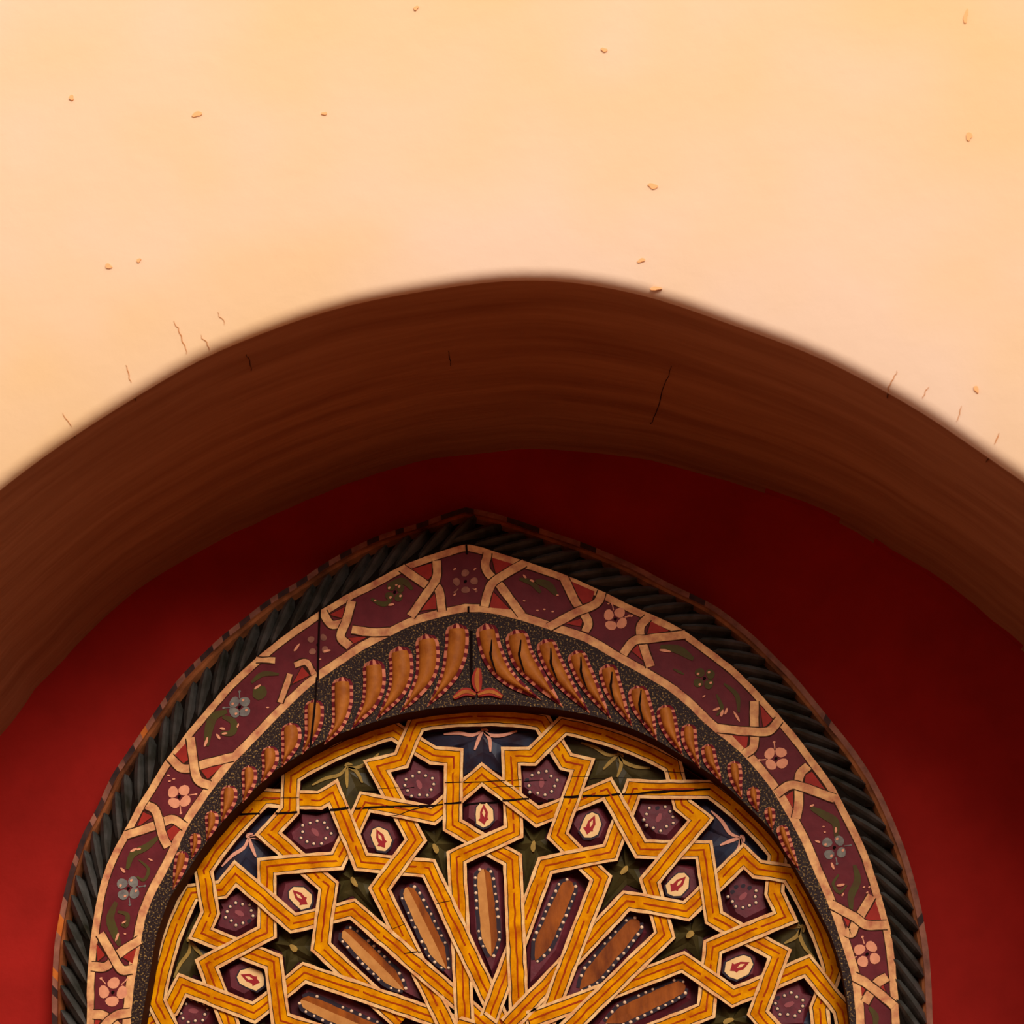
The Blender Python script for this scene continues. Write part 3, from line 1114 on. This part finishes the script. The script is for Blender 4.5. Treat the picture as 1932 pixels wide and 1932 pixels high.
for si, st in enumerate(strands):
    P0, S0 = st['p'], st['s']
    cnt = [max(1, int((S0[i + 1] - S0[i]) / .0085)) for i in range(len(P0) - 1)]
    p = subdiv(P0, cnt)
    s = arclen(p)
    ys = [DY - height(st, q) for q in s]
    dirs = normals2(p)

    def offs(u, seed, a):
        """mitred parallel of the strap with a hand-painted waver"""
        e = subdiv(offset_poly(P0, u), cnt)
        return [q + dv * (a * mnoise.noise(Vector((q.x * 40, q.y * 40, seed + si * 3.3)))) for q, dv in zip(e, dirs)]
    hw = SW / 2
    e1, e2 = offs(hw, 1, .0012), offs(-hw, 2, .0012)
    mb = MB()
    strip(mb, e1, e2, ys, ys, 0)
    strip(mb, e1, e1, ys, [BY] * len(ys), 1)
    strip(mb, e2, e2, ys, [BY] * len(ys), 1)
    so = under(mb.build('strap', ['ochre', 'ochre_side']), panel)
    for sgn, e in ((1, e1), (-1, e2)):
        i1 = offs(sgn * (hw - 5.6 * PXM), 5 + sgn, .0018)
        i1b = [q + (r - q) * .02 for q, r in zip(i1, e)]
        i2 = [q + (q - r).normalized() * 1.7 * PXM for q, r in zip(i1, e)]
        mb = MB()
        yl = [y - .0006 for y in ys]
        strip(mb, e, i1, yl, yl, 0)
        strip(mb, e, e, yl, ys, 0)
        strip(mb, i1b, i2, [y - .0004 for y in ys], [y - .0003 for y in ys], 1)
        mb.build('edge_line', ['edge', 'line'], so)
    # broken red centre stripe
    c1 = offs(1.6 * PXM, 15, .0022)
    c2 = offs(-1.6 * PXM, 15.15, .0022)
    yl = [y - .0005 for y in ys]
    mb = MB()
    i = 0
    while i < len(p) - 2:
        run = random.randint(9, 26)
        j = min(i + run, len(p) - 1)
        if j - i >= 2:
            strip(mb, c1[i:j + 1], c2[i:j + 1], yl[i:j + 1], yl[i:j + 1], 0)
        i = j + random.choice((1, 1, 2))
    mb.build('centre_stripe', ['stripe'], so, kind='stuff')


# --- polar helpers: canonical shapes traced once, turned about the star centre
def polar(p):
    d = p - CEN
    return d.length, math.atan2(d.x, d.y)


def turned(pts, c_from, c_to):
    """carry an outline from one cell to another: rotate by the angle between the cells about the star centre"""
    _, a0 = polar(c_from)
    _, a1 = polar(c_to)
    t = a1 - a0
    ca, sa = math.cos(-t), math.sin(-t)
    return [c_to + Vector(((q - c_from).x * ca - (q - c_from).y * sa, (q - c_from).x * sa + (q - c_from).y * ca)) for q in pts]


def bevel_boss(name, poly, c, y0, y1, inset, material, dome=0.0):
    mb = MB()
    n = len(poly)
    top = scale_poly(poly, c, inset)
    vs = [v3(q, y0) for q in poly] + [v3(q, y1) for q in top] + [v3(c, y1 - dome)]
    fs = [(k, (k + 1) % n, n + (k + 1) % n, n + k) for k in range(n)]
    fs += [(n + k, n + (k + 1) % n, 2 * n) for k in range(n)]
    mb.add(vs, fs, 0)
    return under(mb.build(name, [material]), panel)


def hemi(mb, c, y, r, mi=0):
    n = 7
    vs, fs = [], []
    for ring, (rr, hh) in enumerate(((1, 0), (.72, .6))):
        for k in range(n):
            t = 2 * math.pi * k / n
            vs.append((c.x + r * rr * math.cos(t), y - r * hh * .7, c.y + r * rr * math.sin(t)))
    vs.append((c.x, y - r * .75, c.y))
    for k in range(n):
        fs += [(k, (k + 1) % n, n + (k + 1) % n, n + k), (n + k, n + (k + 1) % n, 2 * n)]
    mb.add(vs, fs, mi)


IY = BY - .006
# hexagon bosses with cream medallions
HEX0 = ats([(914, 1488), (952, 1512), (951, 1556), (914, 1576), (873, 1550), (875, 1512)], IY)
h0 = at(913, 1531, IY)
MED0 = ats([(906, 1514), (917, 1514), (928, 1526), (929, 1544), (921, 1553), (911, 1557), (899, 1550), (898, 1534), (899, 1522)], IY - .011)
MARK0 = ats([(912, 1515), (920, 1530), (919, 1540), (921, 1544), (917, 1546), (913, 1554), (906, 1548), (901, 1545), (905, 1542), (905, 1530)], IY - .011)
HOLE0 = ats([(912, 1524), (915, 1532), (913, 1540), (909, 1532)], IY - .011)
HEXC = [(913, 1531), (716, 1577), (1114, 1555), (561, 1691), (1286, 1664), (462, 1845), (1396, 1818)]
MEDC = [(913, 1531), (716, 1577), (1117, 1551), (562, 1689), (1284, 1664), (467, 1844), (1401, 1821)]
for k, (hc, mc) in enumerate(zip(HEXC, MEDC)):
    c = at(hc[0], hc[1], IY)
    poly = scale_poly(turned(HEX0, h0, c), c, 1.06)
    b = bevel_boss('hexagon_boss', poly, c, BY, IY - .010, .66, 'purple')
    mcen = at(mc[0], mc[1], IY - .011)
    mb = MB()
    sc = (1.0, 1.02, 1.05, 1.05, 1.05, 1.12, 1.15)[k]
    md = scale_poly(turned(MED0, h0, mcen), mcen, sc * 1.08)
    prism(mb, scale_poly(md, mcen, 1.14), IY - .009, IY - .0104, 1)
    prism(mb, md, IY - .010, IY - .0112, 0)
    mb.build('medallion', ['medal', 'beadring'], b)
    mb = MB()
    prism(mb, turned(MARK0, h0, mcen), IY - .011, IY - .0118, 0)
    prism(mb, turned(HOLE0, h0, mcen), IY - .0112, IY - .0122, 1)
    mb.build('painted_mark', ['crimson', 'medal'], b)

# rosette bosses with bead rings
ROS0 = ats([(778, 1428), (808, 1445), (838, 1448), (842, 1500), (822, 1515), (790, 1516), (756, 1508), (738, 1476), (740, 1460), (772, 1450)], IY)
r0 = at(791, 1478, IY)
ROSC = [(791, 1478), (1025, 1475), (595, 1571), (1243, 1535), (450, 1722), (1408, 1688), (365, 1908), (1489, 1892)]
BEADC = [(791, 1481), (1022, 1478), (595, 1571), (1243, 1544), (452, 1724), (1402, 1692), (365, 1908), (1489, 1896)]
for k, (rc, bc) in enumerate(zip(ROSC, BEADC)):
    c = at(rc[0], rc[1], IY)
    poly = scale_poly(turned(ROS0, r0, c), c, 1.08)
    b = bevel_boss('rosette_boss', poly, c, BY, IY - .009, .74, 'purple')
    bcn = at(bc[0], bc[1], IY - .009)
    mb, mr = MB(), MB()
    nb = 12
    miss = {0: (), 1: (5,), 2: (), 3: (2,), 4: (9,), 5: (0, 1, 2, 3), 6: (3,), 7: (2,)}[k]
    for j in range(nb):
        t = 2 * math.pi * j / nb + .2 * k
        rr = (27 + 3 * math.sin(5 * t + k) * 1.0) * PXM * (1.0 if k < 4 else .92)
        q = bcn + Vector((rr * math.cos(t) * 1.02, rr * math.sin(t) * .82))
        blob(mr, q, 4.6 * PXM, 4.2 * PXM, 0, IY - .0094, 0, .001, 7)
        if j not in miss:
            hemi(mb, q, IY - .0096, 3.0 * PXM)
    mr.build('bead_ground', ['beadring'], b, kind='stuff')
    mb.build('bead_ring', ['bead'], b, kind='stuff')
    mb = MB()
    _, ang = polar(c)
    blob(mb, bcn + Vector((0, .001)), 10 * PXM, 5 * PXM, math.pi / 2 - ang, IY - .0096, 0, .001, 8, .1)
    mb.build('painted_bud', ['rosedim'], b)

# olive star bosses: ridged five-pointed stars
STAR0 = ats([(785, 1546), (819, 1562), (845, 1545), (838, 1573), (884, 1593), (848, 1612), (851, 1700), (812, 1619), (776, 1622), (801, 1586)], IY)
s0 = at(822, 1594, IY)
STARC = [(822, 1594), (1006, 1592), (665, 1661), (1181, 1640), (554, 1787), (1303, 1761), (470, 1952), (1380, 1926)]
SEED = [(822, 1601), (1006, 1597), (668, 1664), (1178, 1642), (554, 1789), (1302, 1763), None, (1374, 1926)]
for k, (sc, sd) in enumerate(zip(STARC, SEED)):
    c = at(sc[0], sc[1], IY)
    src = STAR0
    poly = turned(src, s0, c)
    if sc[0] > 930:        # mirrored star on the other side of the axis
        _, aa = polar(c)
        ax = Vector((math.sin(aa), math.cos(aa)))
        px_ = Vector((ax.y, -ax.x))
        poly = [c + ax * (q - c).dot(ax) - px_ * (q - c).dot(px_) for q in poly]
    poly = scale_poly(poly, c, 1.05)
    mb = MB()
    n = len(poly)
    vs = []
    for j, q in enumerate(poly):
        tip = (j % 2 == 0)
        vs.append(v3(q, BY - (.006 if tip else .001)))
    mid = [v3(c + (q - c) * (.52 if j % 2 == 0 else .6), BY - (.0135 if j % 2 == 0 else .005)) for j, q in enumerate(poly)]
    vs += mid + [v3(c, BY - .0165)]
    fs = [(j, (j + 1) % n, n + (j + 1) % n, n + j) for j in range(n)] + [(n + j, n + (j + 1) % n, 2 * n) for j in range(n)]
    mb.add(vs, fs, 0)
    b = under(mb.build('star_boss', ['green']), panel)
    if sd:
        _, ang = polar(c)
        mb = MB()
        cc = at(sd[0], sd[1], BY - .016)
        blob(mb, cc, 10 * PXM, 5.2 * PXM, math.pi / 2 - ang, BY - .0172, 0, .004, 10, .15, k)
        mb.build('painted_seed', ['leaftan'], b)

# winged rim bosses, blue and olive in turn
WING0 = ats([(788, 1384), (850, 1368), (910, 1364), (970, 1367), (1032, 1380), (1006, 1410), (958, 1412), (955, 1462), (911, 1440), (868, 1464), (862, 1412), (826, 1416)], IY)
w0 = at(911, 1392, IY)
WINGC = {0: (911, 1392), 1: (1162, 1436), -1: (660, 1459), 2: (1388, 1590), -2: (478, 1590), 3: (1500, 1755), -3: (370, 1782), 4: (1560, 1950)}
BOW = [([(838, 1387), (866, 1385), (892, 1389), (912, 1380)], 7), ([(912, 1381), (926, 1389), (950, 1389), (976, 1381)], 7),
       ([(911, 1382), (904, 1396), (896, 1417)], 7), ([(913, 1382), (924, 1396), (926, 1420)], 7), ([(908, 1378), (914, 1376), (922, 1381)], 6)]
for k, wc in WINGC.items():
    c = at(wc[0], wc[1], IY)
    poly = scale_poly(turned(WING0, w0, c), c, 1.04)
    mb = MB()
    n = len(poly)
    hs = [.004, .003, .003, .003, .004, .002, .001, .005, .001, .005, .001, .002]
    vs = [v3(q, BY - h) for q, h in zip(poly, hs)]
    vs += [v3(c + (q - c) * .55, BY - (.012 if hs[j] > .003 else .009)) for j, q in enumerate(poly)] + [v3(c, BY - .014)]
    fs = [(j, (j + 1) % n, n + (j + 1) % n, n + j) for j in range(n)] + [(n + j, n + (j + 1) % n, 2 * n) for j in range(n)]
    mb.add(vs, fs, 0)
    b = under(mb.build('wing_boss', ['blue' if k % 2 == 0 else 'green']), panel)
    mb = MB()
    for pts, w in BOW:
        q = turned(ats(pts, IY), w0, c)
        q, ws = stroke(q, 10, w * PXM)
        ribbon(mb, q, ws, BY - .0152, .002)
    b['label'] = 'night blue winged boss with a rose bow' if k % 2 == 0 else 'olive winged boss with a tan bow'
    mb.build('ribbon_bow', ['rosebow' if k % 2 == 0 else 'leaftan'], b)

# long petal bosses with gilded grooves
PET = [((914, 1614), (929, 1848), (912, 1640), (927, 1804)), ((777, 1653), (862, 1868), (767, 1674), (842, 1828)), ((1076, 1645), (996, 1868), (1076, 1662), (1010, 1812)),
       ((646, 1734), (806, 1898), (648, 1755), (762, 1868)), ((1206, 1717), (1052, 1902), (1204, 1736), (1094, 1866)), ((566, 1862), (770, 1975), (568, 1886), (752, 1968)),
       ((1304, 1840), (1100, 1960), (1292, 1858), (1142, 1930))]
for k, (a, b_, ca_, cb_) in enumerate(PET):
    A, B = at(a[0], a[1], IY), at(b_[0], b_[1], IY)
    d = (B - A)
    Ln = d.length
    d.normalize()
    e = Vector((-d.y, d.x))
    hw = 38 * PXM
    prof = [(0.0, 0), (.10, 1), (.66, 1.04), (1.02, 0), (.66, -1.04), (.10, -1)]
    poly = [A + d * (t * Ln) + e * (hw * u) for t, u in prof]
    c = A + d * Ln * .45
    mb = MB()
    inner_ = [A + d * ((.06 + t * .86) * Ln) + e * (hw * u * .62) for t, u in prof]
    n = 6
    vs = [v3(q, BY) for q in poly] + [v3(q, BY - .0135) for q in inner_]
    fs = [(j, (j + 1) % n, n + (j + 1) % n, n + j) for j in range(n)] + [tuple(n + j for j in range(n))]
    mb.add(vs, fs, 0)
    boss = under(mb.build('petal_boss', ['purple']), panel)
    A2, B2 = at(ca_[0], ca_[1], IY - .01), at(cb_[0], cb_[1], IY - .01)
    d2 = B2 - A2
    L2 = d2.length
    d2.normalize()
    e2 = Vector((-d2.y, d2.x))
    N = 22
    lft, rgt, mid = [], [], []
    w0_ = 13.5 * PXM
    for i in range(N + 1):
        t = i / N
        wv = w0_ * min(1, (t / .07 + .25)) * (1.12 if t > .4 else .92 + .2 * t / .4) * min(1, ((1 - t) / .22) ** .8 + .03)
        j1 = .0018 * mnoise.noise(Vector((t * 14, k * 3.1, 1)))
        j2 = .0018 * mnoise.noise(Vector((t * 14, k * 3.1, 7)))
        o_ = A2 + d2 * (t * L2)
        lft.append(o_ + e2 * (wv + j1))
        rgt.append(o_ - e2 * (wv + j2))
        mid.append(o_ + e2 * (.15 * wv))
    yT = BY - .0140
    mb = MB()
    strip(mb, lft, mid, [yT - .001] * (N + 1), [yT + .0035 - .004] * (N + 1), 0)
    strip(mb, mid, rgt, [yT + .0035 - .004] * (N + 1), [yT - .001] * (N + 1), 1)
    # light on one groove half is painted in paler gilding: left of the axis it is the lower-left half
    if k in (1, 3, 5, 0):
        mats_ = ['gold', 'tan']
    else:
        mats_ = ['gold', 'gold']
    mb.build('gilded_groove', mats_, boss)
    mb, mg = MB(), MB()
    nb = 12
    for sgn, edge_ in ((1, lft), (-1, rgt)):
        gp = [q + e2 * sgn * 3.2 * PXM for q in edge_]
        ribbon(mg, gp, 8.5 * PXM, yT - .0004, .001, 0)
        for i in range(nb):
            t = (i + .4 * (sgn > 0)) / (nb - .6)
            if random.random() < .14:
                continue
            f_ = t * N
            i0 = min(int(f_), N - 1)
            q = edge_[i0].lerp(edge_[i0 + 1], f_ - i0) + e2 * sgn * 4.0 * PXM
            hemi(mb, q, yT - .0008, random.uniform(2.5, 3.7) * PXM)
    mg.build('bead_ground', ['beadring'], boss)
    mb.build('bead_row', ['bead'], boss, kind='stuff')

# cracks across the panel, draped on whatever they cross
dg = bpy.context.evaluated_depsgraph_get()
allv, allf = [], []
for o in bpy.data.objects:
    if o.type == 'MESH' and (o.parent == panel or (o.parent and o.parent.parent == panel)):
        k0 = len(allv)
        allv += [tuple(v.co) for v in o.data.vertices]
        allf += [tuple(i + k0 for i in p.vertices) for p in o.data.polygons]
pan_bvh = BVHTree.FromPolygons(allv, allf)


def pan_crack(pts, w):
    q = spline(ats(pts, DY), max(30, int(len(pts) * 14)))
    q = [c + Vector((0, .0018 * mnoise.noise(Vector((c.x * 30, 0, w))))) for c in q]
    run, prev = [], None

    def flush():
        if len(run) >= 4:
            mb = MB()
            vs = []
            for c, y, ww in run:
                vs += [(c.x, y, c.y + ww / 2), (c.x, y, c.y - ww / 2)]
            mb.add(vs, [(2 * i, 2 * i + 1, 2 * i + 3, 2 * i + 2) for i in range(len(run) - 1)], 0)
            under(mb.build('crack', ['dark']), panel)
        run.clear()
    for i, c in enumerate(q):
        h = pan_bvh.ray_cast(Vector((c.x, -.2, c.y)), Vector((0, 1, 0)))[0]
        y = (h.y if h else DY) - .0004
        ww = w * PXM * (.7 + .5 * mnoise.noise(Vector((c.x * 18, 5, w))))
        if prev is not None and abs(prev - y) > .003:
            flush()
        run.append((c, y, ww))
        prev = y
    flush()


pan_crack([(433, 1537), (540, 1534), (640, 1527), (720, 1523), (800, 1521), (830, 1518), (870, 1515), (905, 1512), (960, 1510), (1000, 1508), (1070, 1504), (1160, 1500), (1200, 1497), (1260, 1494), (1340, 1489)], 6.0)
pan_crack([(470, 1512), (540, 1506), (568, 1505)], 2.4)
pan_crack([(836, 1478), (900, 1476), (960, 1473), (1030, 1468)], 2.6)
pan_crack([(680, 1488), (740, 1486), (780, 1482)], 1.8)
pan_crack([(930, 1487), (985, 1482)], 1.6)
pan_crack([(1080, 1466), (1120, 1465), (1190, 1462)], 1.6)
pan_crack([(1255, 1457), (1290, 1457)], 2.0)
pan_crack([(690, 1541), (740, 1540), (775, 1530), (810, 1520)], 2.2)
pan_crack([(738, 1753), (764, 1742)], 2)
pan_crack([(762, 1800), (796, 1796)], 2.6)
pan_crack([(824, 1706), (852, 1700)], 2.4)
